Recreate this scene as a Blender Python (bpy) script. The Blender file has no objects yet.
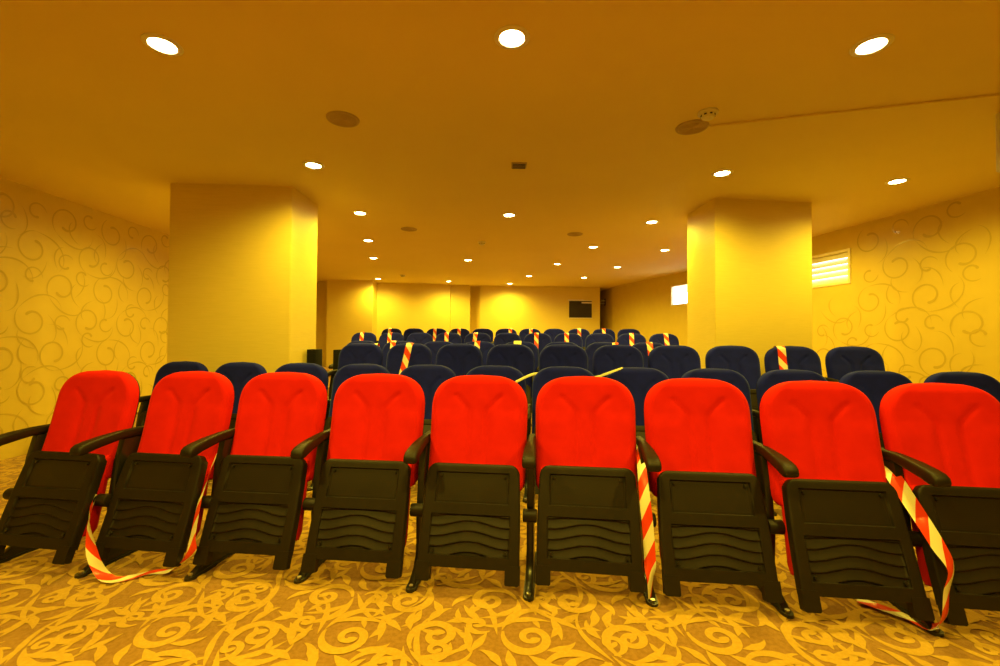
import bpy, bmesh, math, random
from math import sin, cos, pi, radians, sqrt, exp, atan2
from mathutils import Vector, Matrix
random.seed(7)
scene = bpy.context.scene
COL = scene.collection

# ------------------------------------------------------------------ helpers
def smooth01(t):
    t = max(0.0, min(1.0, t))
    return t * t * (3 - 2 * t)

def link(o, parent=None):
    COL.objects.link(o)
    if parent is not None:
        o.parent = parent
    return o

def mesh_obj(name, verts, faces, mats, parent=None, fmat=None, sm=True, uvs=None, angle=38):
    me = bpy.data.meshes.new(name)
    me.from_pydata([tuple(v) for v in verts], [], faces)
    if not isinstance(mats, (list, tuple)):
        mats = [mats]
    for m in mats:
        me.materials.append(m)
    if fmat:
        me.polygons.foreach_set('material_index', fmat)
    if uvs is not None:
        lay = me.uv_layers.new(name='UVMap')
        for lp in me.loops:
            lay.data[lp.index].uv = uvs[lp.vertex_index]
    if sm:
        me.polygons.foreach_set('use_smooth', [True] * len(me.polygons))
        try:
            me.set_sharp_from_angle(angle=radians(angle))
        except Exception:
            pass
    me.update()
    return link(bpy.data.objects.new(name, me), parent)

def bm_obj(name, bm, mats, parent=None, sm=True, angle=38):
    bmesh.ops.recalc_face_normals(bm, faces=bm.faces)
    me = bpy.data.meshes.new(name)
    bm.to_mesh(me)
    bm.free()
    if not isinstance(mats, (list, tuple)):
        mats = [mats]
    for m in mats:
        me.materials.append(m)
    if sm:
        me.polygons.foreach_set('use_smooth', [True] * len(me.polygons))
        try:
            me.set_sharp_from_angle(angle=radians(angle))
        except Exception:
            pass
    me.update()
    return link(bpy.data.objects.new(name, me), parent)

def empty(name, loc=(0, 0, 0), rz=0.0):
    o = bpy.data.objects.new(name, None)
    o.empty_display_size = 0.1
    o.location = loc
    o.rotation_euler = (0, 0, rz)
    return link(o)

def tag(o, label=None, cat=None, group=None, kind=None):
    if label: o['label'] = label
    if cat: o['category'] = cat
    if group: o['group'] = group
    if kind: o['kind'] = kind
    return o

def kids(o):
    return [c for c in bpy.data.objects if c.parent == o]

def copy_tree(o, parent=None):
    c = o.copy()
    COL.objects.link(c)
    c.parent = parent
    for ch in CHILD.get(o.name, []):
        copy_tree_into(ch, c)
    return c

def copy_tree_into(o, parent):
    c = o.copy()
    COL.objects.link(c)
    c.parent = parent
    for ch in CHILD.get(o.name, []):
        copy_tree_into(ch, c)

CHILD = {}
def register(o):
    ks = kids(o)
    CHILD[o.name] = ks
    for k in ks:
        register(k)

def add_box(bm, x0, x1, y0, y1, z0, z1, bev=0.0, seg=2, M=None):
    r = bmesh.ops.create_cube(bm, size=1.0)
    vs = r['verts']
    for v in vs:
        v.co = Vector(((x0 + x1) / 2 + v.co.x * (x1 - x0), (y0 + y1) / 2 + v.co.y * (y1 - y0), (z0 + z1) / 2 + v.co.z * (z1 - z0)))
    if bev > 0:
        es = list({e for v in vs for e in v.link_edges})
        r2 = bmesh.ops.bevel(bm, geom=es, offset=bev, segments=seg, profile=0.5, affect='EDGES')
        vs = list({v for f in r2['faces'] for v in f.verts} | {v for v in vs if v.is_valid})
    if M is not None:
        for v in vs:
            if v.is_valid:
                v.co = M @ v.co
    return vs

def add_cyl(bm, r, depth, M, seg=24, r2=None, bev=0.0):
    res = bmesh.ops.create_cone(bm, cap_ends=True, segments=seg, radius1=r, radius2=r if r2 is None else r2, depth=depth)
    vs = res['verts']
    if bev > 0:
        es = list({e for v in vs for e in v.link_edges if len([1 for f in e.link_faces if len(f.verts) > 4]) == 1})
        r3 = bmesh.ops.bevel(bm, geom=es, offset=bev, segments=2, profile=0.5, affect='EDGES')
        vs = list({v for f in r3['faces'] for v in f.verts} | {v for v in vs if v.is_valid})
    for v in vs:
        v.co = M @ v.co

def prism_yz(bm, prof, xw, bev=0.0):
    """profile in (y,z) extruded along x; xw is a width or a function of y."""
    w = (lambda y: xw) if not callable(xw) else xw
    a = [bm.verts.new((-w(y) / 2, y, z)) for y, z in prof]
    b = [bm.verts.new((w(y) / 2, y, z)) for y, z in prof]
    n = len(prof)
    fa = bm.faces.new(a)
    fb = bm.faces.new(list(reversed(b)))
    for i in range(n):
        j = (i + 1) % n
        bm.faces.new((a[i], b[i], b[j], a[j]))
    bmesh.ops.recalc_face_normals(bm, faces=bm.faces)
    if bev > 0:
        es = list(set(fa.edges) | set(fb.edges))
        bmesh.ops.bevel(bm, geom=es, offset=bev, segments=2, profile=0.5, affect='EDGES')

def lathe(prof, seg=32, M=None):
    """prof [(r,z)] -> verts, faces"""
    vs, fs = [], []
    for r, z in prof:
        for k in range(seg):
            a = 2 * pi * k / seg
            vs.append(Vector((r * cos(a), r * sin(a), z)))
    for i in range(len(prof) - 1):
        for k in range(seg):
            k2 = (k + 1) % seg
            fs.append((i * seg + k, i * seg + k2, (i + 1) * seg + k2, (i + 1) * seg + k))
    if M is not None:
        vs = [M @ v for v in vs]
    return vs, fs

# ------------------------------------------------------------------ materials
def mat(name, base, rough=0.6, metal=0.0, spec=0.5, sheen=0.0, sheen_tint=None, emit=None, estr=0.0):
    m = bpy.data.materials.new(name)
    m.use_nodes = True
    b = m.node_tree.nodes['Principled BSDF']
    b.inputs['Base Color'].default_value = (*base, 1)
    b.inputs['Roughness'].default_value = rough
    b.inputs['Metallic'].default_value = metal
    b.inputs['Specular IOR Level'].default_value = spec
    if sheen:
        b.inputs['Sheen Weight'].default_value = sheen
        b.inputs['Sheen Roughness'].default_value = 0.4
        if sheen_tint:
            b.inputs['Sheen Tint'].default_value = (*sheen_tint, 1)
    if emit:
        b.inputs['Emission Color'].default_value = (*emit, 1)
        b.inputs['Emission Strength'].default_value = estr
    return m

def noise_vary(m, c1, c2, scale, detail=3, bump=0.0, bscale=None, coord='Object', stretch=(1, 1, 1)):
    nt = m.node_tree
    b = nt.nodes['Principled BSDF']
    tc = nt.nodes.new('ShaderNodeTexCoord')
    mp = nt.nodes.new('ShaderNodeMapping')
    mp.inputs['Scale'].default_value = stretch
    nt.links.new(tc.outputs[coord], mp.inputs['Vector'])
    n = nt.nodes.new('ShaderNodeTexNoise')
    n.inputs['Scale'].default_value = scale
    n.inputs['Detail'].default_value = detail
    nt.links.new(mp.outputs['Vector'], n.inputs['Vector'])
    r = nt.nodes.new('ShaderNodeValToRGB')
    r.color_ramp.elements[0].position = 0.35
    r.color_ramp.elements[1].position = 0.65
    r.color_ramp.elements[0].color = (*c1, 1)
    r.color_ramp.elements[1].color = (*c2, 1)
    nt.links.new(n.outputs['Fac'], r.inputs['Fac'])
    nt.links.new(r.outputs['Color'], b.inputs['Base Color'])
    if bump:
        n2 = nt.nodes.new('ShaderNodeTexNoise')
        n2.inputs['Scale'].default_value = bscale or scale * 4
        n2.inputs['Detail'].default_value = 2
        nt.links.new(mp.outputs['Vector'], n2.inputs['Vector'])
        bp = nt.nodes.new('ShaderNodeBump')
        bp.inputs['Strength'].default_value = bump
        bp.inputs['Distance'].default_value = 0.004
        nt.links.new(n2.outputs['Fac'], bp.inputs['Height'])
        nt.links.new(bp.outputs['Normal'], b.inputs['Normal'])
    return m

M_CEIL = noise_vary(mat('ceiling_paint', (.72, .6, .36), .75), (.80, .65, .24), (.82, .67, .25), 1.3)
M_WALL = noise_vary(mat('vinyl_wallpaper', (.76, .63, .2), .42, spec=.45), (.64, .49, .08), (.67, .515, .088), 6, bump=.25, bscale=160)
M_VINE = mat('wallpaper_scroll_print', (.565, .425, .08), .22, metal=.05, spec=.6)
M_COLW = noise_vary(mat('column_wallpaper', (.76, .60, .22), .5, spec=.4), (.79, .635, .15), (.83, .67, .17), 40, bump=.5, bscale=60, stretch=(.15, .15, 4))
M_CARP = noise_vary(mat('carpet_brown', (.36, .19, .06), .95, spec=.1, sheen=.2), (.29, .15, .042), (.37, .20, .06), 55, bump=.5, bscale=420)
M_GOLD = noise_vary(mat('carpet_gold', (.8, .52, .1), .95, spec=.1, sheen=.2), (.54, .325, .05), (.60, .37, .06), 70, bump=.5, bscale=420)
M_RED = noise_vary(mat('red_velour', (.78, .012, .004), .85, spec=.15, sheen=.25, sheen_tint=(1, .15, .05)), (.56, .007, .002), (.61, .009, .003), 14, bump=.15, bscale=300)
M_BLUE = noise_vary(mat('navy_velour', (.008, .015, .2), .85, spec=.15, sheen=.55, sheen_tint=(.2, .3, 1)), (.005, .009, .22), (.006, .011, .28), 14, bump=.15, bscale=300)
M_PLAST = noise_vary(mat('dark_plastic', (.03, .024, .018), .5, spec=.3), (.011, .007, .004), (.014, .009, .005), 30, bump=.12, bscale=500)
M_STEEL = mat('black_painted_steel', (.012, .011, .01), .3, spec=.6)
M_BOLT = mat('zinc_bolt', (.6, .58, .55), .3, metal=1)
M_TRIM = mat('white_lamp_trim', (.8, .78, .72), .4)
M_LENS = mat('lamp_lens', (.9, .8, .6), .5, emit=(1, .8, .35), estr=45)
M_GRILLE = mat('speaker_grille', (.50, .38, .2), .7)
M_BLACK = mat('black_cabinet', (.003, .003, .003), .8, spec=.2)
M_WHITE = mat('white_plastic', (.75, .72, .62), .45)
M_SLAT = mat('blind_slat', (.85, .82, .7), .4)
M_FRAME = mat('cream_frame', (.85, .78, .55), .4)
M_DARK = mat('dark_glass', (.02, .012, .008), .25)
M_PAPER = mat('pale_paper', (.8, .78, .5), .7)

# perforated panel plastic: small holes as darker dots, laid out in panel UV metres
def perforated():
    m = mat('perforated_plastic', (.03, .024, .018), .42)
    nt = m.node_tree
    b = nt.nodes['Principled BSDF']
    uv = nt.nodes.new('ShaderNodeUVMap')
    sc = nt.nodes.new('ShaderNodeVectorMath'); sc.operation = 'SCALE'
    sc.inputs['Scale'].default_value = 125.0
    fr = nt.nodes.new('ShaderNodeVectorMath'); fr.operation = 'FRACTION'
    sb = nt.nodes.new('ShaderNodeVectorMath'); sb.operation = 'SUBTRACT'
    sb.inputs[1].default_value = (.5, .5, 0)
    ln = nt.nodes.new('ShaderNodeVectorMath'); ln.operation = 'LENGTH'
    lt = nt.nodes.new('ShaderNodeMath'); lt.operation = 'LESS_THAN'
    lt.inputs[1].default_value = .3
    mx = nt.nodes.new('ShaderNodeMix'); mx.data_type = 'RGBA'
    mx.inputs[6].default_value = (.013, .0085, .0045, 1)
    mx.inputs[7].default_value = (.004, .003, .003, 1)
    nt.links.new(uv.outputs[0], sc.inputs[0]); nt.links.new(sc.outputs[0], fr.inputs[0])
    nt.links.new(fr.outputs[0], sb.inputs[0]); nt.links.new(sb.outputs[0], ln.inputs[0])
    nt.links.new(ln.outputs['Value'], lt.inputs[0]); nt.links.new(lt.outputs[0], mx.inputs[0])
    nt.links.new(mx.outputs[2], b.inputs['Base Color'])
    return m
M_PERF = perforated()

# barrier tape: diagonal red and white bands along its length (UV: u across 0..1, v along in metres)
def tape_mat():
    m = mat('barrier_tape_film', (.9, .9, .9), .3, spec=.5)
    nt = m.node_tree
    b = nt.nodes['Principled BSDF']
    uv = nt.nodes.new('ShaderNodeUVMap')
    sp = nt.nodes.new('ShaderNodeSeparateXYZ')
    a = nt.nodes.new('ShaderNodeMath'); a.operation = 'MULTIPLY'; a.inputs[1].default_value = 0.55
    k = nt.nodes.new('ShaderNodeMath'); k.operation = 'MULTIPLY'; k.inputs[1].default_value = 6.0
    s = nt.nodes.new('ShaderNodeMath'); s.operation = 'ADD'
    f = nt.nodes.new('ShaderNodeMath'); f.operation = 'FRACT'
    g = nt.nodes.new('ShaderNodeMath'); g.operation = 'GREATER_THAN'; g.inputs[1].default_value = .5
    mx = nt.nodes.new('ShaderNodeMix'); mx.data_type = 'RGBA'
    mx.inputs[6].default_value = (.85, .80, .62, 1)
    mx.inputs[7].default_value = (.80, .05, .012, 1)
    nt.links.new(uv.outputs[0], sp.inputs[0])
    nt.links.new(sp.outputs[0], a.inputs[0]); nt.links.new(sp.outputs[1], k.inputs[0])
    nt.links.new(a.outputs[0], s.inputs[0]); nt.links.new(k.outputs[0], s.inputs[1])
    nt.links.new(s.outputs[0], f.inputs[0]); nt.links.new(f.outputs[0], g.inputs[0])
    nt.links.new(g.outputs[0], mx.inputs[0]); nt.links.new(mx.outputs[2], b.inputs['Base Color'])
    return m
M_TAPE = tape_mat()

def glass_mat():
    m = bpy.data.materials.new('window_glass')
    m.use_nodes = True
    nt = m.node_tree
    nt.nodes.clear()
    o = nt.nodes.new('ShaderNodeOutputMaterial')
    t = nt.nodes.new('ShaderNodeBsdfTransparent')
    g = nt.nodes.new('ShaderNodeBsdfGlossy'); g.inputs['Roughness'].default_value = .05
    mx = nt.nodes.new('ShaderNodeMixShader'); mx.inputs[0].default_value = .06
    nt.links.new(t.outputs[0], mx.inputs[1]); nt.links.new(g.outputs[0], mx.inputs[2])
    nt.links.new(mx.outputs[0], o.inputs[0])
    return m
M_GLASS = glass_mat()

# ------------------------------------------------------------------ scroll strokes (carpet pile pattern and wallpaper print)
class Strokes:
    def __init__(self):
        self.v, self.f = [], []
        self.h = 0
    def stroke(self, pts, wid, keep=None):
        """pts: [(x,y)], wid: [half widths]; ribbon in the plane. z is a small pile height."""
        if keep and not all(keep(x, y) for x, y in pts):
            return
        self.h = (self.h * 5 + 3) % 17
        z = self.h * 0.0001
        n = len(pts)
        base = len(self.v)
        for i in range(n):
            a = pts[max(0, i - 1)]; b = pts[min(n - 1, i + 1)]
            dx, dy = b[0] - a[0], b[1] - a[1]
            l = math.hypot(dx, dy) or 1
            nx, ny = -dy / l, dx / l
            w = wid[i]
            zz = z + i * 6e-6
            self.v.append((pts[i][0] + nx * w, pts[i][1] + ny * w, zz))
            self.v.append((pts[i][0] - nx * w, pts[i][1] - ny * w, zz))
        for i in range(n - 1):
            k = base + 2 * i
            self.f.append((k + 1, k + 3, k + 2, k))

def spiral(cx, cy, r0, a0, turns, hand, w0, w1, bulb=0.0, decay=None, n=44):
    """logarithmic scroll from the outer end inward; returns pts, widths."""
    tot = turns * 2 * pi
    decay = decay if decay is not None else 1.9 / tot * 1.0
    P, W = [], []
    for i in range(n):
        t = i / (n - 1)
        r = r0 * exp(-decay * t * tot)
        a = a0 + hand * t * tot
        P.append((cx + r * cos(a), cy + r * sin(a)))
        w = w0 + (w1 - w0) * t
        if t < .12: w *= .25 + .75 * t / .12
        if bulb and t > .82: w = w + (bulb - w) * sin((t - .82) / .18 * pi * .62)
        if t > .985: w *= .35
        W.append(w)
    return P, W

def curve(p0, d0, curv0, curv1, L, w, n=18, peak=.35):
    """stroke with curvature running from curv0 to curv1 (rad/m): teardrop width."""
    x, y = p0
    a = d0
    P, W = [], []
    for i in range(n):
        t = i / (n - 1)
        P.append((x, y))
        ww = (t / peak) ** .8 if t < peak else ((1 - t) / (1 - peak)) ** .8
        W.append(max(.0008, w * ww))
        s = L / (n - 1)
        a += (curv0 + (curv1 - curv0) * t) * s
        x += cos(a) * s
        y += sin(a) * s
    return P, W

def carpet_motif(S, ox, oy, rot, sc, hand, rng, keep):
    def T(pw):
        P, W = pw
        c, s = cos(rot), sin(rot)
        return [(ox + (c * x - s * y * hand) * sc, oy + (s * x + c * y * hand) * sc) for x, y in P], [w * sc for w in W]
    # main scroll
    P, W = spiral(0, 0, .15, -.5, 1.55, 1, .027, .013, bulb=.026)
    S.stroke(*T((P, W)), keep=keep)
    x, y = P[0]
    # long tails sweeping away from the outer end
    S.stroke(*T(curve((x + .005, y - .004), -.5 - pi / 2 + .1, -2.5, -10.0, .42, .026, n=26, peak=.35)), keep=keep)
    S.stroke(*T(curve((x + .035, y + .03), -.5 - pi / 2 + .5, -1.0, 7.0, .46, .017, n=26, peak=.3)), keep=keep)
    S.stroke(*T(curve((x - .02, y - .05), -.5 - pi / 2 - .55, -5.0, -3.0, .26, .022, n=18, peak=.45)), keep=keep)
    # leaf lobes lying along the outside of the scroll
    for k, a in enumerate((.5, 1.25, 2.05, 2.95, 3.9)):
        r = .15 * exp(-1.9 / (1.55 * 2 * pi) * (a + .5)) + .026
        L = (.17, .18, .17, .14, .11)[k]
        S.stroke(*T(curve((r * cos(a), r * sin(a)), a + 1.0, -1.0, 13.0, L, (.025, .027, .025, .021, .016)[k], n=16, peak=.42)), keep=keep)
    # companion scroll turning the other way
    P2, W2 = spiral(.25, -.15, .085, 2.2, 1.35, -1, .019, .010, bulb=.019, n=32)
    S.stroke(*T((P2, W2)), keep=keep)
    for a in (.5, -.4, -1.3):
        S.stroke(*T(curve((.25 + .10 * cos(a), -.15 + .10 * sin(a)), a - .95, 1.0, -14, .12, .018, n=12, peak=.42)), keep=keep)
    # leaf pair filling the gap
    for a, L in ((1.5, .20), (2.2, .17)):
        S.stroke(*T(curve((-.15, -.15), a, 3.5, -6.0, L, .024, n=14, peak=.45)), keep=keep)

def wall_motif(S, ox, oy, rot, sc, hand, keep):
    def T(pw):
        P, W = pw
        c, s = cos(rot), sin(rot)
        return [(ox + (c * x - s * y * hand) * sc, oy + (s * x + c * y * hand) * sc) for x, y in P], [w * sc for w in W]
    P, W = spiral(0, 0, .17, -1.2, 1.0, 1, .007, .010, decay=.13, bulb=.014, n=40)
    S.stroke(*T((P, W)), keep=keep)
    x, y = P[0]
    S.stroke(*T(curve((x, y), -1.2 - pi / 2, -1.0, -7.5, .55, .009, n=26, peak=.4)), keep=keep)
    P, W = spiral(.30, -.10, .10, 2.6, .8, -1, .006, .010, decay=.14, bulb=.013, n=30)
    S.stroke(*T((P, W)), keep=keep)
    S.stroke(*T(curve((-.17, .02), 1.9, -2.0, -9.0, .34, .0075, n=20, peak=.4)), keep=keep)
    S.stroke(*T(curve((.14, .12), .4, 2.0, 12.0, .30, .009, n=18, peak=.6)), keep=keep)

# ------------------------------------------------------------------ the room
ZC = 2.65
def XL(y): return -4.475 - .048 * y
RPTS = [(5.35, -3.0), (4.765, 4.217), (4.367, 6.6), (4.06, 9.0), (3.09, 12.28), (2.86, 14.0)]
def XR(y):
    for (xa, ya), (xb, yb) in zip(RPTS, RPTS[1:]):
        if y <= yb:
            return xa + (xb - xa) * (y - ya) / (yb - ya)
    return RPTS[-1][0]
YAW = radians(7.4)
TY = -math.tan(YAW)          # rows drop towards the camera to the right

# floor: carpet in five shallow levels, each riser parallel to the seat rows
def cross_left(y0):  return y0 / (1 - TY * -.048) + 0  # placeholder replaced below
def hit(y0, side):
    y = y0
    for _ in range(20):
        x = XL(y) if side < 0 else XR(y)
        y = y0 + TY * x
    return x, y
levels = [(None, 0.0), (3.95, .165), (5.2, .19), (7.2, .345), (9.2, .485)]
fv, ff = [], []
prevL, prevR = (XL(-3.0), -3.0), (XR(-3.0), -3.0)
for i, (y0, z) in enumerate(levels):
    nxt = levels[i + 1] if i + 1 < len(levels) else None
    midL, midR = [], []
    if nxt:
        nL, nR = hit(nxt[0], -1), hit(nxt[0], 1)
    else:
        nL, nR = (XL(14.0), 14.0), (XR(14.0), 14.0)
    loop = [prevL, prevR] + [p for p in RPTS if prevR[1] + .02 < p[1] < nR[1] - .02] + [nR, nL]
    b = len(fv)
    fv += [(x, y, z) for x, y in loop]
    ff.append(tuple(range(b, b + len(loop))))
    if nxt:
        b = len(fv)
        fv += [(nL[0], nL[1], z), (nR[0], nR[1], z), (nR[0], nR[1], nxt[1]), (nL[0], nL[1], nxt[1])]
        ff.append((b, b + 1, b + 2, b + 3))
    prevL, prevR = nL, nR
S = Strokes()
rng = random.Random(3)
keepf = lambda x, y: XL(y) + .02 < x < XR(y) - .02 and .7 < y < 3.93 + TY * x
row = 0
y = .75
while y < 4.7:
    x = -4.9 + (row % 2) * .18
    col = 0
    while x < 5.0:
        hand = 1 if (row + col) % 2 == 0 else -1
        carpet_motif(S, x + rng.uniform(-.02, .02), y + rng.uniform(-.02, .02), rng.uniform(-.25, .25) + (0.4 if row % 2 else 3.4), .76, hand, rng, keepf)
        x += .36
        col += 1
    y += .25
    row += 1
nb = len(fv)
nf = len(ff)
fv += [(x, y, .0012 + z) for x, y, z in S.v]
ff += [tuple(i + nb for i in f) for f in S.f]
o = mesh_obj('floor', fv, ff, [M_CARP, M_GOLD], fmat=[0] * nf + [1] * len(S.f), sm=False)
tag(o, kind='structure')

def plan_wall(name, pts, z0=0.0, z1=ZC, m=M_WALL, holes=None, vines=None):
    """vertical wall along plan points; holes {segment: (t0,t1,za,zb)}; vines [(segment,t0,t1)] scroll print"""
    v, f, fm = [], [], []
    for s, ((xa, ya), (xb, yb)) in enumerate(zip(pts, pts[1:])):
        A, B = Vector((xa, ya, 0)), Vector((xb, yb, 0))
        L = (B - A).length
        d = (B - A) / L
        nrm = Vector((-d.y, d.x, 0))                    # to the left of travel: into the room
        def quad(t0, t1, za, zb):
            b = len(v)
            for t, z in ((t0, za), (t1, za), (t1, zb), (t0, zb)):
                p = A + d * t
                v.append((p.x, p.y, z))
            f.append((b, b + 1, b + 2, b + 3)); fm.append(0)
        if holes and s in holes:
            t0, t1, za, zb = holes[s]
            quad(0, t0, z0, z1); quad(t1, L, z0, z1); quad(t0, t1, z0, za); quad(t0, t1, zb, z1)
            for (ta, zaa, tb, zbb) in ((t0, za, t1, za), (t1, za, t1, zb), (t1, zb, t0, zb), (t0, zb, t0, za)):
                b = len(v)
                for t, z, k in ((ta, zaa, 0), (tb, zbb, 0), (tb, zbb, 1), (ta, zaa, 1)):
                    p = A + d * t - nrm * (.06 * k)
                    v.append((p.x, p.y, z))
                f.append((b, b + 1, b + 2, b + 3)); fm.append(0)
        else:
            quad(0, L, z0, z1)
        if vines and s in vines:
            S = Strokes()
            t0, t1 = vines[s]
            hole = holes.get(s) if holes else None
            def keep(t, z):
                if not (max(.02, t0) < t < min(L - .02, t1) and .05 < z < z1 - .03): return False
                return not (hole and hole[0] - .1 < t < hole[1] + .1 and hole[2] - .1 < z < hole[3] + .1)
            r = random.Random(11 + s)
            k = 0
            zz = .25
            while zz < z1:
                t = t0 + (k % 2) * .31
                c = 0
                while t < t1:
                    wall_motif(S, t + r.uniform(-.06, .06), zz + r.uniform(-.02, .02), (k * 1.1 + c * .5) % 1.2 - .5, 1.05, 1 if (k + c) % 2 else -1, keep)
                    t += .62
                    c += 1
                zz += .36
                k += 1
            b = len(v)
            for t, z, h in S.v:
                p = A + d * t + nrm * (.0012 + h)
                v.append((p.x, p.y, z))
            for q in S.f:
                f.append(tuple(b + i for i in q)); fm.append(1)
    ob = mesh_obj(name, v, f, [m, M_VINE], fmat=fm, sm=False)
    tag(ob, kind='structure')
    return ob

# left wall runs away from the camera, right wall comes back: the room is on the left of travel for the right wall
plan_wall('wall_left', [(XL(11.45), 11.45), (XL(6.6), 6.6), (XL(-3.0), -3.0)], vines={1: (0.0, 3.4)})
def seg_t(seg, y):
    (xa, ya), (xb, yb) = RPTS[seg], RPTS[seg + 1]
    return (y - ya) / (yb - ya) * math.hypot(xb - xa, yb - ya)
def wall_pt(seg, t, z, off=0.0):
    (xa, ya), (xb, yb) = RPTS[seg], RPTS[seg + 1]
    d = Vector((xb - xa, yb - ya, 0)).normalized()
    n = Vector((-d.y, d.x, 0))
    p = Vector((xa, ya, 0)) + d * t + n * off
    return Vector((p.x, p.y, z)), d, n
hN = (seg_t(1, 5.72), seg_t(1, 6.56), 1.935, 2.365)
# far window lies round the bend: put it wholly on the last visible stretch
hF = (.04, seg_t(3, 9.86), 1.962, 2.38)
wr = plan_wall('wall_right', RPTS, holes={1: hN, 3: hF}, vines={0: (4.6, 9.0), 1: (0.0, 2.2)})

plan_wall('wall_back', [(2.86, 14.0), (2.76, 14.0), (2.76, 12.27), (-.555, 12.10), (-.555, 12.30), (-.82, 12.30), (-.82, 12.01), (-1.335, 11.975),
                        (-1.345, 11.885), (-3.20, 11.52), (-3.20, 11.13), (-4.33, 11.09), (-4.33, 11.45), (XL(11.45), 11.45)], m=M_COLW)
plan_wall('wall_front', [(XL(-3.0), -3.0), (XR(-3.0), -3.0)], m=M_COLW)
o = mesh_obj('ceiling', [(-5.3, -3, ZC), (-5.3, 14.1, ZC), (5.6, 14.1, ZC), (5.6, -3, ZC)], [(0, 1, 2, 3)], M_CEIL, sm=False)
tag(o, kind='structure')

def column(name, p):
    bm = bmesh.new()
    a = [bm.verts.new((x, y, 0)) for x, y in p]
    b = [bm.verts.new((x, y, ZC)) for x, y in p]
    for i in range(4):
        j = (i + 1) % 4
        bm.faces.new((a[i], a[j], b[j], b[i]))
    bmesh.ops.bevel(bm, geom=[e for e in bm.edges if abs(e.verts[0].co.z - e.verts[1].co.z) > 1], offset=.006, segments=2, affect='EDGES')
    o = bm_obj(name, bm, M_COLW, sm=True)
    tag(o, kind='structure')
column('wall_column_left', [(-3.184, 4.25), (-2.046, 4.326), (-2.041, 4.937), (-3.18, 4.861)])
column('wall_column_right', [(2.226, 4.593), (3.324, 4.721), (3.295, 5.345), (2.197, 5.217)])

# windows: frame, pane and horizontal blind in the hole of the right wall
def window(name, seg, h, open_, fw, nsl, ws):
    t0, t1, z0, z1 = h
    v, f = [], []
    def bar(ta, tb, za, zb, o0, o1):
        b = len(v)
        for off in (o0, o1):
            for t, z in ((ta, za), (tb, za), (tb, zb), (ta, zb)):
                v.append(wall_pt(seg, t, z, off)[0])
        for q in ((0, 1, 2, 3), (7, 6, 5, 4), (0, 4, 5, 1), (1, 5, 6, 2), (2, 6, 7, 3), (3, 7, 4, 0)):
            f.append(tuple(b + i for i in q))
    bar(t0 - .012, t0 + fw, z0 - .012, z1 + .012, -.04, .012)
    bar(t1 - fw, t1 + .012, z0 - .012, z1 + .012, -.05, .012)
    bar(t0 + fw, t1 - fw, z0 - .012, z0 + fw, -.05, .012)
    bar(t0 + fw, t1 - fw, z1 - fw, z1 + .012, -.05, .012)
    root = mesh_obj(name, v, f, M_FRAME, sm=False)
    tag(root, kind='structure')
    p = [wall_pt(seg, t, z, -.056)[0] for t, z in ((t0, z0), (t1, z0), (t1, z1), (t0, z1))]
    mesh_obj('pane', p, [(0, 1, 2, 3)], M_GLASS, root, sm=False)
    n = nsl
    v, f = [], []
    sp = (z1 - z0 - 2 * fw) / n
    for k in range(n):
        zc = z0 + fw + sp * (k + .5)
        a = radians(open_)
        wd = sp * ws
        b = len(v)
        for q in range(5):
            u = q / 4 - .5
            off = -.018 + u * 2 * wd * cos(a)
            dz = u * 2 * wd * sin(a) + .004 * (1 - 4 * u * u)
            for t in (t0 + fw, t1 - fw):
                v.append(wall_pt(seg, t, zc + dz, off)[0])
        for q in range(4):
            f.append((b + 2 * q, b + 2 * q + 1, b + 2 * q + 3, b + 2 * q + 2))
    mesh_obj('blind', v, f, M_SLAT, root, sm=True)
    return root
window('window_1', 1, hN, -66, .022, 5, .56)
window('window_2', 3, hF, 4, .012, 9, .35)

# dark projection window on the back wall
def backw(u, z, off=0.0):          # u metres along the back wall from its left end
    a, b = Vector((-.555, 12.10, 0)), Vector((2.76, 12.27, 0))
    d = (b - a).normalized()
    n = Vector((d.y, -d.x, 0))
    p = a + d * u + n * off
    return Vector((p.x, p.y, z))
def back_bar(name, u0, u1, z0, z1, o0, o1, m, parent=None):
    v = [backw(u, z, o) for o in (o0, o1) for u, z in ((u0, z0), (u1, z0), (u1, z1), (u0, z1))]
    f = [(0, 1, 2, 3), (7, 6, 5, 4), (0, 4, 5, 1), (1, 5, 6, 2), (2, 6, 7, 3), (3, 7, 4, 0)]
    return mesh_obj(name, v, f, m, parent, sm=False)
w3 = back_bar('window_3', 2.455, 3.085, 1.805, 2.265, .001, .012, M_DARK)
tag(w3, kind='structure')
back_bar('ledge', 2.43, 2.86, 2.265, 2.30, .0, .05, M_FRAME, w3)
back_bar('ledge', 2.86, 3.10, 2.265, 2.285, .0, .02, M_FRAME, w3)
back_bar('sill', 2.44, 3.10, 1.78, 1.805, .0, .03, M_FRAME, w3)
back_bar('rolled_blind', 2.80, 3.08, 2.20, 2.235, .012, .05, M_WHITE, w3)
# small pale bracket lamp in the dark passage
def wallbox(name, x0, x1, y0, y1, z0, z1, m, parent=None, bev=.004):
    bm = bmesh.new()
    add_box(bm, x0, x1, y0, y1, z0, z1, bev)
    return bm_obj(name, bm, m, parent)
bl = empty('wall_bracket', (2.985, 12.70, 2.2))
tag(bl, 'small pale twin bracket in the dark passage right of the back wall', 'bracket')
wallbox('arm', -.10, .01, -.02, .02, .10, .135, M_WHITE, bl)
wallbox('arm', -.13, .01, -.02, .02, .03, .055, M_WHITE, bl)
wallbox('mounting_plate', .0, .02, -.05, .05, -.02, .18, M_STEEL, bl, .002)

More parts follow.
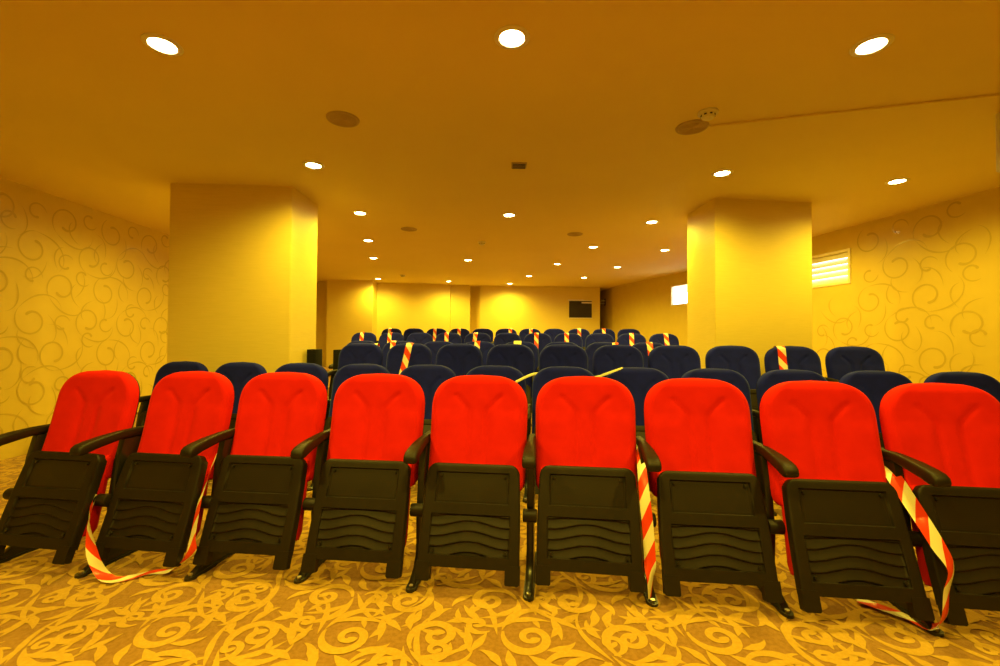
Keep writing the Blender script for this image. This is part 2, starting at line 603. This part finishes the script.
# ------------------------------------------------------------------ the seat
HT, WT, ZT, ZB = .252, .246, .956, .40         # backrest half widths, top and bottom
TAN = math.tan(radians(14.5))
def back_hw(z):
    t = (z - ZB) / (ZT - ZB)
    w = WT + (HT - WT) * smooth01(t * 1.3)
    a = .185
    if z > ZT - a:
        u = (z - (ZT - a)) / a
        w *= max(0.0, 1 - min(1, u) ** 2.8) ** (1 / 2.8)
    b = .05
    if z < ZB + b:
        u = (ZB + b - z) / b
        w -= .05 * (1 - sqrt(max(0, 1 - min(1, u) ** 2)))
    return w
def back_mid(z):
    t = (ZT - z)
    return -t * TAN + .018 * sin(pi * min(1, t / .56)) 
def seg_dist(px, pz, a, b):
    ax, az = a; bx, bz = b
    dx, dz = bx - ax, bz - az
    t = max(0, min(1, ((px - ax) * dx + (pz - az) * dz) / (dx * dx + dz * dz)))
    return math.hypot(px - ax - t * dx, pz - az - t * dz)
GROOVE = [((-.115, .855), (-.075, .815)), ((-.075, .815), (-.050, .785)), ((-.050, .785), (-.047, .45)),
          ((.115, .855), (.075, .815)), ((.075, .815), (.050, .785)), ((.050, .785), (.047, .45))]
def back_y(x, z, hw, front=True, T=.042):
    """front or rear surface depth of the padded backrest at x, z"""
    d = min(hw - abs(x), (ZT - z) * 1.0, (z - ZB) * 1.0)
    r = .042
    q = max(0, min(1, d / r))
    th = T * sqrt(max(0, 1 - (1 - q) ** 2))
    y = back_mid(z)
    if front:
        y -= th
        y += .010 * (1 - (x / .26) ** 2) * smooth01((z - ZB) / .2) * 0.6     # slight hollow
        g = min(seg_dist(x, z, a, b) for a, b in GROOVE)
        y += .0075 * exp(-(g / .0085) ** 2) * q
        # wings: outside of the grooves stands a little proud
        if z < .80:
            y -= .006 * smooth01((abs(x) - .05) / .05) * q * smooth01((.80 - z) / .08)
    else:
        y += th * .35
    return y

def back_grid(nx, zs, front, T, off=0.0, shrink=0.0):
    rows = []
    for z in zs:
        hw = max(.0005, back_hw(z) - shrink)
        r = []
        for i in range(nx + 1):
            u = -1 + 2 * i / nx
            u = sin(u * pi / 2) * .6 + u * .4
            x = u * hw
            r.append(Vector((x, back_y(x, z, hw, front, T) + off, z)))
        rows.append(r)
    return rows

def zlist(n):
    zs = []
    for i in range(n + 1):
        t = i / n
        zs.append(ZB + (ZT - ZB) * (.5 * t + .5 * sin(t * pi / 2)))
    return zs

def closed_from(rowsF, rowsB):
    v, f = [], []
    nz, nx = len(rowsF), len(rowsF[0])
    for r in rowsF: v += r
    b = len(v)
    for r in rowsB: v += r
    for j in range(nz - 1):
        for i in range(nx - 1):
            k = j * nx + i
            f.append((k, k + 1, k + nx + 1, k + nx))
            f.append((b + k, b + k + nx, b + k + nx + 1, b + k + 1))
    for j in range(nz - 1):
        k = j * nx
        f.append((k, k + nx, b + k + nx, b + k))
        k = j * nx + nx - 1
        f.append((k, b + k, b + k + nx, k + nx))
    for i in range(nx - 1):
        f.append((i, b + i, b + i + 1, i + 1))
        k = (nz - 1) * nx + i
        f.append((k, k + 1, b + k + 1, b + k))
    return v, f

ZS = zlist(46)
cushF = back_grid(44, ZS, True, .046)
cushB = back_grid(44, ZS, False, .01, off=.0)
shellF = back_grid(24, ZS[::2] if len(ZS) % 2 else ZS, False, .01, off=.0015, shrink=-.0015)
shellB = [[Vector((p.x * .985, p.y + .026 * min(1, (back_hw(p.z) - abs(p.x) * .98) / .03 + .1), p.z)) for p in r] for r in shellF]

def make_backrest(m, parent):
    v, f = closed_from(cushF, cushB)
    o = mesh_obj('backrest', v, f, m, parent, angle=70)
    v, f = closed_from(shellF, shellB)
    mesh_obj('back_shell', v, f, M_PLAST, o, angle=60)
    return o

# folded seat: plastic underside with perforated field and wavy louvres
PB = Vector((0, -.350, .128)); PT = Vector((0, -.196, .548))
PU = (PT - PB).normalized(); PL = (PT - PB).length
PN = Vector((0, -PU.z, PU.y))            # outward, towards the viewer
def panel_hw(v):
    t = v / PL
    w = .234 + (.222 - .234) * t
    w += .004 * sin(pi * t)
    c = .045
    if v > PL - c:
        u = (v - (PL - c)) / c
        w -= c * (1 - sqrt(max(0, 1 - u * u)))
    return w
UP = (.176, .268, .408)        # half width, v0, v1 of perforated field
LO = (.186, .048, .222)        # wavy field
def inside(u, v, R, e=.0035):
    d = min(R[0] - abs(u), v - R[1], R[2] - v)
    return smooth01(d / e + .0)
def panel_h(u, v, hw):
    h = 0.0
    a = inside(u, v, UP)
    h -= .009 * a
    b = inside(u, v, LO)
    if b > 0:
        w = .013 * cos(2 * pi * u / .34)
        s = (v - LO[1] - w) / (LO[2] - LO[1]) * 4.0
        saw = s - math.floor(s)
        ridge = (1 - saw) ** 1.2 * smooth01(saw / .12)
        h -= b * (.014 - .009 * ridge)
    # rounded outer rim
    d = min(hw - abs(u), PL - v)
    if d < .012:
        h -= .012 * (1 - sqrt(max(0, 1 - (1 - d / .012) ** 2)))
    return h
def lin(a, b, n): return [a + (b - a) * i / n for i in range(n + 1)]
def make_seat(m, parent):
    us = sorted(set([round(x, 5) for x in lin(-1, 1, 56)] + [s * (R + e) / .23 for s in (-1, 1) for R in (UP[0], LO[0]) for e in (-.0035, 0)] + [-.985, -.965, .985, .965]))
    vs = sorted(set([round(x, 5) for x in lin(0, PL, 40)] + [round(x, 5) for x in lin(LO[1], LO[2], 46)] + [UP[1], UP[1] + .0035, UP[2], UP[2] - .0035, PL - .003, PL - .007]))
    v, f, fm, uv = [], [], [], []
    nx = len(us)
    for q in vs:
        hw = panel_hw(q)
        for s in us:
            u = s * hw
            p = PB + PU * q + PN * panel_h(u, q, hw)
            v.append((u, p.y, p.z)); uv.append((u, q))
    for j in range(len(vs) - 1):
        for i in range(nx - 1):
            k = j * nx + i
            f.append((k, k + 1, k + nx + 1, k + nx))
            uc = (uv[k][0] + uv[k + nx + 1][0]) / 2; vc = (uv[k][1] + uv[k + nx + 1][1]) / 2
            fm.append(1 if (abs(uc) < UP[0] - .012 and UP[1] + .008 < vc < UP[2] - .008) else 0)
    # side skirt going back
    D = .034
    ring = [i for i in range(nx)] + [j * nx + nx - 1 for j in range(1, len(vs))] + [(len(vs) - 1) * nx + i for i in range(nx - 2, -1, -1)] + [j * nx for j in range(len(vs) - 2, 0, -1)]
    b = len(v)
    for k in ring:
        p = Vector(v[k]) - PN * D
        v.append((p.x * .99, p.y, p.z)); uv.append(uv[k])
    n = len(ring)
    for i in range(n):
        j = (i + 1) % n
        f.append((ring[j], ring[i], b + i, b + j)); fm.append(0)
    f.append(tuple(b + i for i in range(n))); fm.append(0)
    # two prongs below
    for s in (-1, 1):
        xa, xb = s * .236, s * .170
        pts = [(xa, .02), (xb, .02), (xb, -.052), (s * .176, -.058), (s * .228, -.058), (xa, -.052)]
        b = len(v)
        for off in (.002, -D):
            for u, q in pts:
                p = PB + PU * q + PN * off
                v.append((u, p.y, p.z)); uv.append((u, q))
        n2 = len(pts)
        order = list(range(n2))
        f.append(tuple(b + i for i in order)); fm.append(0)
        f.append(tuple(b + n2 + i for i in reversed(order))); fm.append(0)
        for i in range(n2):
            j = (i + 1) % n2
            f.append((b + i, b + n2 + i, b + n2 + j, b + j)); fm.append(0)
    me_o = mesh_obj('seat_shell', v, f, [M_PLAST, M_PERF], parent, fmat=fm, uvs=uv, angle=32)
    bm = bmesh.new(); bm.from_mesh(me_o.data); bmesh.ops.recalc_face_normals(bm, faces=bm.faces); bm.to_mesh(me_o.data); bm.free()
    # screws in the corners of the fields
    for (u, q) in ((-.168, .066), (.168, .066), (-.155, .392), (.155, .392)):
        bm = bmesh.new()
        p = PB + PU * q + PN * -.004
        Rm = PN.to_track_quat('Z', 'Y').to_matrix().to_4x4()
        add_cyl(bm, .007, .008, Matrix.Translation((u, p.y, p.z)) @ Rm, seg=12)
        bm_obj('screw', bm, M_STEEL, me_o)
    # upholstered pad behind the shell
    prof = []
    def P(q, off): 
        p = PB + PU * q - PN * off
        return (p.y, p.z)
    prof = [P(.07, .036), P(PL - .02, .036), P(PL - .003, .045), P(PL - .003, .068), P(PL - .02, .078), P(.25, .105), P(.10, .125), P(.06, .11), P(.055, .06)]
    bm = bmesh.new()
    prism_yz(bm, prof, .442, bev=.014)
    bm_obj('seat_cushion', bm, m, parent, angle=50)
    return me_o

def arm_w(y):
    t = max(0, min(1, (y + .10) / -.2))
    return .036 + .024 * smooth01(t)
ARM = [(.015, .655), (-.06, .658), (-.15, .657), (-.24, .648), (-.31, .637), (-.345, .629), (-.364, .616), (-.370, .598), (-.366, .584), (-.352, .578), (-.33, .580), (-.29, .592), (-.22, .603), (-.15, .612), (-.05, .614), (.015, .612)]
POST = [(-.135, .612), (-.165, .50), (-.185, .36), (-.195, .28), (-.190, .16), (-.200, .10), (-.235, .055), (-.33, .012), (-.33, .0), (.10, .0), (.10, .014), (.02, .045), (-.03, .10), (-.045, .28), (-.05, .45), (-.02, .612)]
def make_stand(xs, parent):
    bm = bmesh.new()
    prism_yz(bm, POST, lambda y: .034 if y > -.25 else .036, bev=.004)
    for v in bm.verts: v.co.x += xs
    st = bm_obj('side_stand', bm, M_STEEL, parent)
    bm = bmesh.new()
    # flat foot with a rounded toe
    toe = []
    for k in range(9):
        a = pi + pi * k / 8
        toe.append((xs + .026 * cos(a), -.318 + .030 * sin(a)))
    toe += [(xs + .026, .10), (xs - .026, .10)]
    a = [bm.verts.new((x, y, .0)) for x, y in toe]
    b = [bm.verts.new((x * .0 + xs + (x - xs) * .9, y, .014)) for x, y in toe]
    bm.faces.new(list(reversed(a))); bm.faces.new(b)
    for i in range(len(toe)):
        j = (i + 1) % len(toe)
        bm.faces.new((a[i], a[j], b[j], b[i]))
    ft = bm_obj('foot', bm, M_STEEL, st)
    bm = bmesh.new()
    add_cyl(bm, .010, .010, Matrix.Translation((xs, -.322, .019)), seg=10)
    tag(bm_obj('bolt', bm, M_BOLT, st), 'shiny zinc bolt')
    bm = bmesh.new()
    add_cyl(bm, .030, .066, Matrix.Translation((xs, -.222, .325)) @ Matrix.Rotation(pi / 2, 4, 'Y'), seg=20, bev=.005)
    bm_obj('hinge_boss', bm, M_PLAST, st)
    bm = bmesh.new()
    prism_yz(bm, ARM, arm_w, bev=.010)
    for v in bm.verts: v.co.x += xs
    bm_obj('armrest', bm, M_PLAST, parent, angle=60)

PITCH = .55
def make_chair(name, m):
    root = empty(name)
    make_backrest(m, root)
    make_seat(m, root)
    make_stand(PITCH / 2, root)
    return root
red0 = make_chair('theater_seat', M_RED)
redE = make_chair('theater_seat', M_RED); make_stand(-PITCH / 2, redE)
blu0 = make_chair('theater_seat', M_BLUE)
bluE = make_chair('theater_seat', M_BLUE); make_stand(-PITCH / 2, bluE)
for r in (red0, redE, blu0, bluE): register(r)

ORD = ['leftmost', 'second from the left', 'third from the left', 'fourth from the left', 'fifth from the left', 'sixth from the left', 'seventh from the left',
       'eighth from the left', 'ninth from the left', 'tenth from the left', 'eleventh from the left', 'rightmost']
def ordinal(i, n):
    if i == n - 1: return 'rightmost'
    if i == n - 2 and n > 5: return 'second from the right'
    return ORD[i]
ROWS = {  # X0, Y0, floor, count, colour, phrase
    'R':  (-2.287, 2.650, .0, 9, 'red', 'front row', 'red seats in the front row'),
    'B1': (-2.765, 3.912, .0, 12, 'navy', 'row right behind the red seats', 'navy seats right behind the red row'),
    'B2': (-1.521, 4.915, .165, 10, 'navy', 'second navy row', 'navy seats of the second navy row'),
    'B3': (-1.914, 6.197, .19, 8, 'navy', 'third navy row', 'navy seats of the third navy row'),
    'B4': (-2.588, 8.496, .345, 11, 'navy', 'fourth navy row', 'navy seats of the next to last row'),
    'B5': (-2.582, 10.620, .485, 11, 'navy', 'hindmost row', 'navy seats of the hindmost row'),
}
RED = [(-2.243, 2.53, 8.5), (-1.705, 2.51, 8), (-1.187, 2.483, 6), (-.643, 2.417, 6), (-.102, 2.357, 6.5), (.442, 2.320, 7), (.980, 2.245, 6), (1.500, 2.135, 6.5), (2.012, 2.055, 8)]
used = set()
POS = {}
TAPED = {('B2', 1), ('B2', 8), ('B3', 0), ('B3', 1), ('B3', 3), ('B3', 6), ('B3', 7), ('B4', 0), ('B4', 1), ('B4', 3), ('B4', 4), ('B4', 6), ('B4', 7), ('B4', 9), ('B4', 10),
         ('B5', 0), ('B5', 2), ('B5', 3), ('B5', 5), ('B5', 6), ('B5', 8), ('B5', 9)}
for key, (X0, Y0, fz, n, colr, phrase, grp) in ROWS.items():
    for i in range(n):
        src = (redE if i == 0 else red0) if colr == 'red' else (bluE if i == 0 else blu0)
        if src.name in used:
            o = copy_tree(src)
        else:
            o = src; used.add(src.name)
        X, Y = X0 + i * PITCH * cos(YAW), Y0 - i * PITCH * sin(YAW)
        yaw = YAW
        if key == 'R':
            X, Y, yaw = RED[i]
            yaw = radians(yaw)
            o.scale = (1, 1, 1.015)
        o.location = (X, Y, fz); o.rotation_euler = (0, 0, -yaw)
        POS[key, i] = (X, Y, fz)
        if colr == 'red':
            lab = 'red theater seat with folded black seat pan, %s in the front row' % ordinal(i, n)
        else:
            lab = 'navy theater seat%s, %s in the %s' % (' with striped tape' if (key, i) in TAPED else '', ordinal(i, n), phrase)
        tag(o, lab, 'theater seat', grp)

# ------------------------------------------------------------------ barrier tapes
def ribbon(name, pts, sides, w, parent=None, twist=None, v0=0.0, sub=6):
    """Catmull-Rom ribbon through pts; sides: width direction per point"""
    P = [Vector(p) for p in pts]
    D = [Vector(s).normalized() for s in sides]
    Q, E = [], []
    n = len(P)
    for i in range(n - 1):
        p0, p1, p2, p3 = P[max(0, i - 1)], P[i], P[i + 1], P[min(n - 1, i + 2)]
        for k in range(sub):
            t = k / sub
            Q.append(.5 * ((2 * p1) + (-p0 + p2) * t + (2 * p0 - 5 * p1 + 4 * p2 - p3) * t * t + (-p0 + 3 * p1 - 3 * p2 + p3) * t ** 3))
            E.append((D[i] * (1 - t) + D[i + 1] * t).normalized())
    Q.append(P[-1]); E.append(D[-1])
    v, f, uv = [], [], []
    L = v0
    for i, (q, e) in enumerate(zip(Q, E)):
        if i: L += (q - Q[i - 1]).length
        T = (Q[min(len(Q) - 1, i + 1)] - Q[max(0, i - 1)]).normalized()
        nn = T.cross(e)
        nn = nn.normalized() if nn.length > 1e-6 else Vector((0, 0, 1))
        for k in range(5):
            a = k / 4 - .5
            v.append(q + e * (a * w) + nn * (.006 * (1 - 4 * a * a) * 0.6)); uv.append((k / 4, L))
    for i in range(len(Q) - 1):
        for k in range(4):
            b = i * 5 + k
            f.append((b, b + 1, b + 6, b + 5))
    return mesh_obj(name, v, f, M_TAPE, parent, uvs=uv, angle=70)

def seat_tape(key, i, dx, lean=0.0, w=.075, zlow=.60):
    """tape wrapped over the top of a backrest, dx metres right of its middle"""
    X, Y, fz = POS[key, i]
    front, back = [], []
    for k in range(13):
        z = zlow + (ZT - zlow) * sin(k / 12 * pi / 2)
        x = dx + lean * (z - .8)
        lim = lambda xx: max(back_hw(min(z, ZT - .0005)), .001)
        # height of the outline at this x caps the path
        front.append((x, z))
    top = ZT
    while back_hw(top) < abs(dx) + .002 and top > .6: top -= .002
    pf, pb = [], []
    for k in range(12):
        z = zlow + (top - .004 - zlow) * sin(k / 11 * pi / 2)
        x = dx + lean * (z - .8)
        hw = back_hw(z)
        pf.append(Vector((x, min(back_y(xx, z, hw, True, .046) for xx in (x, x - .03, x + .03) if abs(xx) <= hw) - .004, z)))
        pb.append(Vector((x, back_mid(z) + .036, z)))
    apex = [Vector((dx + lean * (top - .8), back_mid(top) - .018, top + .005)), Vector((dx + lean * (top - .8), back_mid(top) + .018, top + .005))]
    path = pf + apex + list(reversed(pb[5:]))
    v, f, uv = [], [], []
    L = random.random()
    for q, p in enumerate(path):
        if q: L += (p - path[q - 1]).length
        for k in range(5):
            a = k / 4 - .5
            v.append(p + Vector((a * w, 0, 0))); uv.append((k / 4, L))
    for q in range(len(path) - 1):
        for k in range(4):
            b = q * 5 + k
            f.append((b, b + 1, b + 6, b + 5))
    o = mesh_obj('barrier_tape', v, f, M_TAPE, uvs=uv, angle=80)
    o.location = (X, Y, fz); o.rotation_euler = (0, 0, -YAW)
    n = ROWS[key][3]
    tag(o, 'striped barrier tape over the navy seat %s in the %s' % (ordinal(i, n), ROWS[key][5]), 'barrier tape', 'barrier tapes over navy seat backs')
    return o
F = 444.4
def off(px_tape, px_seat, Y): return (px_tape - px_seat) / F * Y
for key, i, dx, lean in [
    ('B2', 1, -.02, .16), ('B2', 8, -.105, 0),
    ('B3', 0, .20, 0), ('B3', 1, -.09, 0), ('B3', 3, -.02, 0), ('B3', 6, .13, 0), ('B3', 7, .02, -.1),
    ('B4', 0, -.03, 0), ('B4', 1, -.03, 0), ('B4', 3, -.03, 0), ('B4', 4, -.05, .1), ('B4', 6, -.02, 0), ('B4', 7, -.03, 0), ('B4', 9, .0, 0), ('B4', 10, .04, -.08),
    ('B5', 0, -.04, 0), ('B5', 2, -.03, 0), ('B5', 3, 0, 0), ('B5', 5, .10, 0), ('B5', 6, .02, 0), ('B5', 8, .01, 0), ('B5', 9, .0, 0)]:
    seat_tape(key, i, dx, lean)

# loose tapes of the front row (world metres)
def loose(pts, sides, w, label):
    o = ribbon('barrier_tape', pts, sides, w)
    tag(o, label, 'barrier tape', 'loose barrier tapes of the front row')
loose([(-1.483, 2.42, .636), (-1.488, 2.33, .509), (-1.484, 2.25, .391), (-1.475, 2.2, .334), (-1.467, 2.15, .21), (-1.466, 2.13, .124), (-1.60, 2.20, .016), (-1.691, 2.19, .012), (-1.76, 2.143, .010), (-1.822, 2.116, .014), (-1.887, 2.13, .04), (-1.95, 2.15, .121), (-2.014, 2.2, .258), (-2.05, 2.27, .361)],
      [(.5, -.8, 0), (.5, -.8, 0), (.5, -.8, 0), (.7, -.6, 0), (.8, -.5, .1), (.9, .2, .3), (.3, .9, .1), (.1, 1, 0), (-.1, 1, .1), (.2, 1, .1), (.8, .5, .3), (.9, .3, .25), (.7, -.7, .1), (.8, -.4, 0)], .048,
      'striped barrier tape looped under the second red seat from the left')
loose([(.711, 2.27, .651), (.678, 2.12, .542), (.669, 2.05, .426), (.673, 2.02, .302), (.672, 1.99, .182), (.665, 1.965, .114), (.66, 1.955, .04)],
      [(.5, -.8, 0), (.6, -.7, 0), (.8, -.5, .1), (.95, -.2, 0), (.9, -.4, 0), (.7, .6, 0), (.5, .8, 0)], .050,
      'striped barrier tape hanging straight down right of the sixth red seat')
loose([(1.80, 2.16, .634), (1.745, 2.0, .584), (1.725, 1.9, .511), (1.721, 1.82, .433), (1.735, 1.77, .355), (1.755, 1.74, .28), (1.727, 1.73, .196), (1.705, 1.72, .10), (1.725, 1.80, .016), (1.699, 1.877, .012), (1.66, 1.925, .012), (1.596, 2.00, .012)],
      [(.7, -.5, 0), (.8, -.4, .2), (.85, -.3, .3), (.9, -.1, .4), (.85, .0, .5), (.8, .4, .1), (.8, .4, -.2), (.8, .4, 0), (.6, .8, 0), (.5, .8, 0), (.6, .7, 0), (.6, .7, 0)], .056,
      'striped barrier tape slanting down between the two rightmost red seats')
# pale tape strung low behind the red row
o = ribbon('tape_strip', [(.12, 3.40, .836), (.258, 3.47, .892), (.40, 3.63, .885), (.62, 3.63, .86), (.745, 3.50, .868), (.82, 3.38, .91), (.906, 3.28, .958)],
           [(0, .3, 1), (0, .3, 1), (0, .2, 1), (0, .3, 1), (0, .5, .9), (0, .6, .9), (.1, .9, .4)], .022)
o.data.materials[0] = M_PAPER
tag(o, 'pale crumpled tape strung between two navy seats behind the red row', 'tape')
X, Y, fz = POS['B3', 4]
pg = mesh_obj('paper_tag', [(-.05, -.055, .91), (.05, -.055, .91), (.05, -.035, .955), (-.05, -.035, .955), (.05, -.004, .9625), (-.05, -.004, .9625), (.05, .012, .962), (-.05, .012, .962)],
              [(0, 1, 2, 3), (3, 2, 4, 5), (5, 4, 6, 7)], M_PAPER)
pg.location = (X - .03, Y, fz + .001); pg.rotation_euler = (0, 0, -YAW)
tag(pg, 'pale paper tag on top of a middle seat of the third navy row', 'paper tag')

# ------------------------------------------------------------------ ceiling lamps
def make_lamp():
    root = empty('recessed_downlight')
    v, f = lathe([(.060, .012), (.060, -.004), (.064, -.008), (.080, -.008), (.088, -.003), (.089, .0)], 32)
    mesh_obj('trim_ring', v, f, M_TRIM, root)
    v, f = lathe([(.0005, -.003), (.03, -.003), (.060, -.001)], 32)
    mesh_obj('lens', v, f, M_LENS, root)
    return root
LAMPS = [(-1.73, 2.24), (.05, 2.17), (1.86, 2.21), (-1.61, 3.79), (.1, 5.26), (1.96, 3.91), (3.66, 4.08), (-1.66, 5.22), (1.89, 5.53), (-1.99, 6.66), (-.6, 8.23), (1.47, 7.02), (2.68, 7.22),
         (-2.32, 8.09), (1.1, 8.59), (2.35, 8.9), (.66, 10.2), (.25, 11.56), (-1.3, 11.21), (-2.98, 10.81), (1.96, 10.39)]
WHERE = ['nearest lamp at the upper left of the photo', 'nearest lamp at the top middle of the photo', 'nearest lamp at the upper right of the photo',
         'lamp at the inner corner of the left column', 'large middle lamp level with the columns', 'lamp just above the left end of the right column', 'lamp right of the right column near the right wall',
         'lamp just behind the left column', 'lamp just left of the right column', 'second lamp behind the left column', 'middle lamp above the next to last row', 'lamp left of centre of the right rear group',
         'rightmost rear lamp near the bright window', 'third lamp behind the left column', 'lamp above the right half of the next to last row', 'rear lamp between the bright window and the dark wall window',
         'lamp above the middle of the hindmost row', 'lamp washing the middle of the back wall', 'lamp in front of the narrow pilaster of the back wall', 'lamp at the left end of the back wall', 'lamp above the dark window in the back wall']
HIDDEN = [(-3.45, 5.1), (-3.5, 7.6), (3.55, 5.75)]          # behind the columns: light only seen on the walls
REAR = [(-1.75, .65), (.0, .6), (1.8, .65)]
lamp0 = make_lamp()
register(lamp0)
def spot(x, y, e, parent):
    ld = bpy.data.lights.new('downlight_bulb', 'SPOT')
    ld.energy = e
    ld.color = (1, .75, .055)
    ld.spot_size = radians(165)
    ld.spot_blend = .75
    ld.shadow_soft_size = .05
    lo = bpy.data.objects.new('downlight_bulb', ld)
    lo.location = (0, 0, -.022)
    link(lo, parent)
for k, (x, y) in enumerate(LAMPS + HIDDEN + REAR):
    o = lamp0 if k == 0 else copy_tree(lamp0)
    o.location = (x, y, ZC)
    e = 103
    if k < 3: e = 94
    if k >= len(LAMPS) + len(HIDDEN): e = 130
    spot(x, y, e, o)
    if k < len(LAMPS):
        lab = 'round recessed ceiling downlight, ' + WHERE[k]
    else:
        lab = 'round recessed ceiling downlight ' + ['hidden behind the left column by the left wall', 'hidden behind the left column near the back', 'hidden behind the right column by the right wall',
               'above the left of the open floor in front', 'above the middle of the open floor in front', 'above the right of the open floor in front'][k - len(LAMPS)]
    tag(o, lab, 'ceiling lamp', 'recessed downlights in the ceiling')

# ------------------------------------------------------------------ ceiling fittings
def make_ceiling_speaker():
    root = empty('ceiling_speaker')
    v, f = lathe([(.088, -.006), (.092, -.010), (.104, -.009), (.108, -.004), (.109, 0)], 40)
    mesh_obj('rim', v, f, M_GRILLE, root)
    prof = [(.0005, -.006)]
    for k in range(1, 9):
        prof += [(.088 * k / 8 - .004, -.006), (.088 * k / 8 - .002, -.009), (.088 * k / 8, -.006)]
    v, f = lathe(prof, 40)
    mesh_obj('grille', v, f, M_GRILLE, root)
    return root
spk = make_ceiling_speaker(); register(spk)
for k, (x, y, lab) in enumerate([(-1.075, 2.99, 'round ceiling speaker grille left of the middle, in front of the left column'), (1.329, 3.072, 'round ceiling speaker grille beside the smoke detector'),
                                 (-1.234, 5.958, 'round ceiling speaker grille right of the lamps behind the left column'), (1.038, 6.178, 'round ceiling speaker grille right of the large middle lamp')]):
    o = spk if k == 0 else copy_tree(spk)
    o.location = (x, y, ZC)
    tag(o, lab, 'ceiling speaker', 'round ceiling speakers')
def make_detector():
    root = empty('smoke_detector')
    v, f = lathe([(.062, 0), (.062, -.012), (.055, -.016), (.046, -.018)], 32)
    mesh_obj('base', v, f, M_WHITE, root)
    v, f = lathe([(.046, -.018), (.044, -.030), (.036, -.042), (.02, -.047), (.0005, -.048)], 32)
    mesh_obj('dome', v, f, M_WHITE, root)
    bm = bmesh.new()
    for k in range(8):
        a = 2 * pi * k / 8
        add_box(bm, -.008, .008, -.002, .002, -.004, .004, M=Matrix.Translation((.0435 * cos(a), .0435 * sin(a), -.027)) @ Matrix.Rotation(a + pi / 2, 4, 'Z'))
    bm_obj('sensing_slot', bm, M_BLACK, root, sm=False)
    return root
det = make_detector(); register(det)
for k, (x, y, lab) in enumerate([(1.346, 2.869, 'white smoke detector beside the right ceiling speaker'), (-2.234, 10.172, 'small smoke detector near the back wall at left'), (-.282, 6.717, 'small smoke detector in the middle of the rear ceiling')]):
    o = det if k == 0 else copy_tree(det)
    o.location = (x, y, ZC)
    tag(o, lab, 'smoke detector', 'ceiling smoke detectors')
vt = empty('air_vent', (.153, 3.76, ZC))
bm = bmesh.new(); add_box(bm, -.065, .065, -.06, .06, -.010, 0, .003); bm_obj('frame', bm, M_GRILLE, vt)
bm = bmesh.new()
for k in range(4): add_box(bm, -.055, .055, -.045 + k * .028, -.031 + k * .028, -.0125, -.009)
bm_obj('louvre', bm, M_DARK, vt, sm=False)
tag(vt, 'small square vent plate in the middle of the ceiling', 'vent')

# cable duct from the speaker to the box at the right edge
a, b = Vector((1.45, 3.045, ZC)), Vector((3.19, 2.585, ZC))
d = (b - a); L = d.length
bm = bmesh.new()
add_box(bm, 0, L, -.009, .009, -.014, 0, .003, M=Matrix.Translation(a) @ Matrix.Rotation(atan2(d.y, d.x), 4, 'Z'))
tag(bm_obj('cable_duct', bm, M_CEIL), 'thin painted cable duct running from ceiling speaker to the right edge', 'cable duct')
hs = empty('hanging_cabinet', (3.352, 2.70, 2.25))
bm = bmesh.new(); add_box(bm, -.175, .175, -.14, .14, 0, .385, .012, 3); bm_obj('cabinet_body', bm, M_WHITE, hs)
bm = bmesh.new(); add_box(bm, -.15, .15, -.147, -.139, .03, .34, .004); bm_obj('front_cover', bm, M_FRAME, hs)
bm = bmesh.new(); add_box(bm, -.10, .10, -.05, .05, .385, .40, .003); bm_obj('bracket', bm, M_WHITE, hs)
tag(hs, 'cream box hung under the ceiling at the right edge of the photo', 'hanging cabinet')

# black loudspeakers by the left column
def loudspeaker(x, y, z, h, lab, wid=.10):
    root = empty('loudspeaker', (x, y, z))
    bm = bmesh.new()
    add_box(bm, -wid / 2, wid / 2, -.09, .09, 0, h, .006)
    for v in bm.verts:
        v.co.x *= 1.12 - .2 * v.co.z / h
    bm_obj('cabinet', bm, M_BLACK, root)
    bm = bmesh.new(); add_box(bm, -wid * .42, wid * .42, -.098, -.089, .05, h - .04, .004); bm_obj('grille', bm, M_BLACK, root)
    for hh in (h * .3, h * .7):
        bm = bmesh.new(); add_cyl(bm, .036, .008, Matrix.Translation((0, -.100, hh)) @ Matrix.Rotation(pi / 2, 4, 'X'), seg=24, bev=.003); bm_obj('driver', bm, M_STEEL, root)
    tag(root, lab, 'loudspeaker', 'black loudspeakers by the left column')
loudspeaker(-1.965, 4.72, .165, .885, 'narrow black loudspeaker standing against the inner side of the left column')
loudspeaker(-1.897, 5.27, .165, .87, 'narrow black loudspeaker beside the left end of the second navy row')

# ------------------------------------------------------------------ world, camera
w = bpy.data.worlds.new('World'); scene.world = w
w.use_nodes = True
bg = w.node_tree.nodes['Background']
bg.inputs[0].default_value = (1, .98, .95, 1)
bg.inputs[1].default_value = 4.5

cd = bpy.data.cameras.new('Camera')
cd.sensor_width = 36.0
cd.lens = 16.0
cd.clip_start = .02
cam = bpy.data.objects.new('Camera', cd)
COL.objects.link(cam)
p, r = radians(1.03), .0063
cam.matrix_world = Matrix.Translation((0, 0, 1.15)) @ Matrix.Rotation(pi / 2 + p, 4, 'X') @ Matrix.Rotation(r, 4, 'Z')
scene.camera = cam
vs = scene.view_settings
vs.view_transform = 'Standard'
vs.look = 'None'
vs.gamma = 1
vs.exposure = 0.2
vs.use_curve_mapping = False
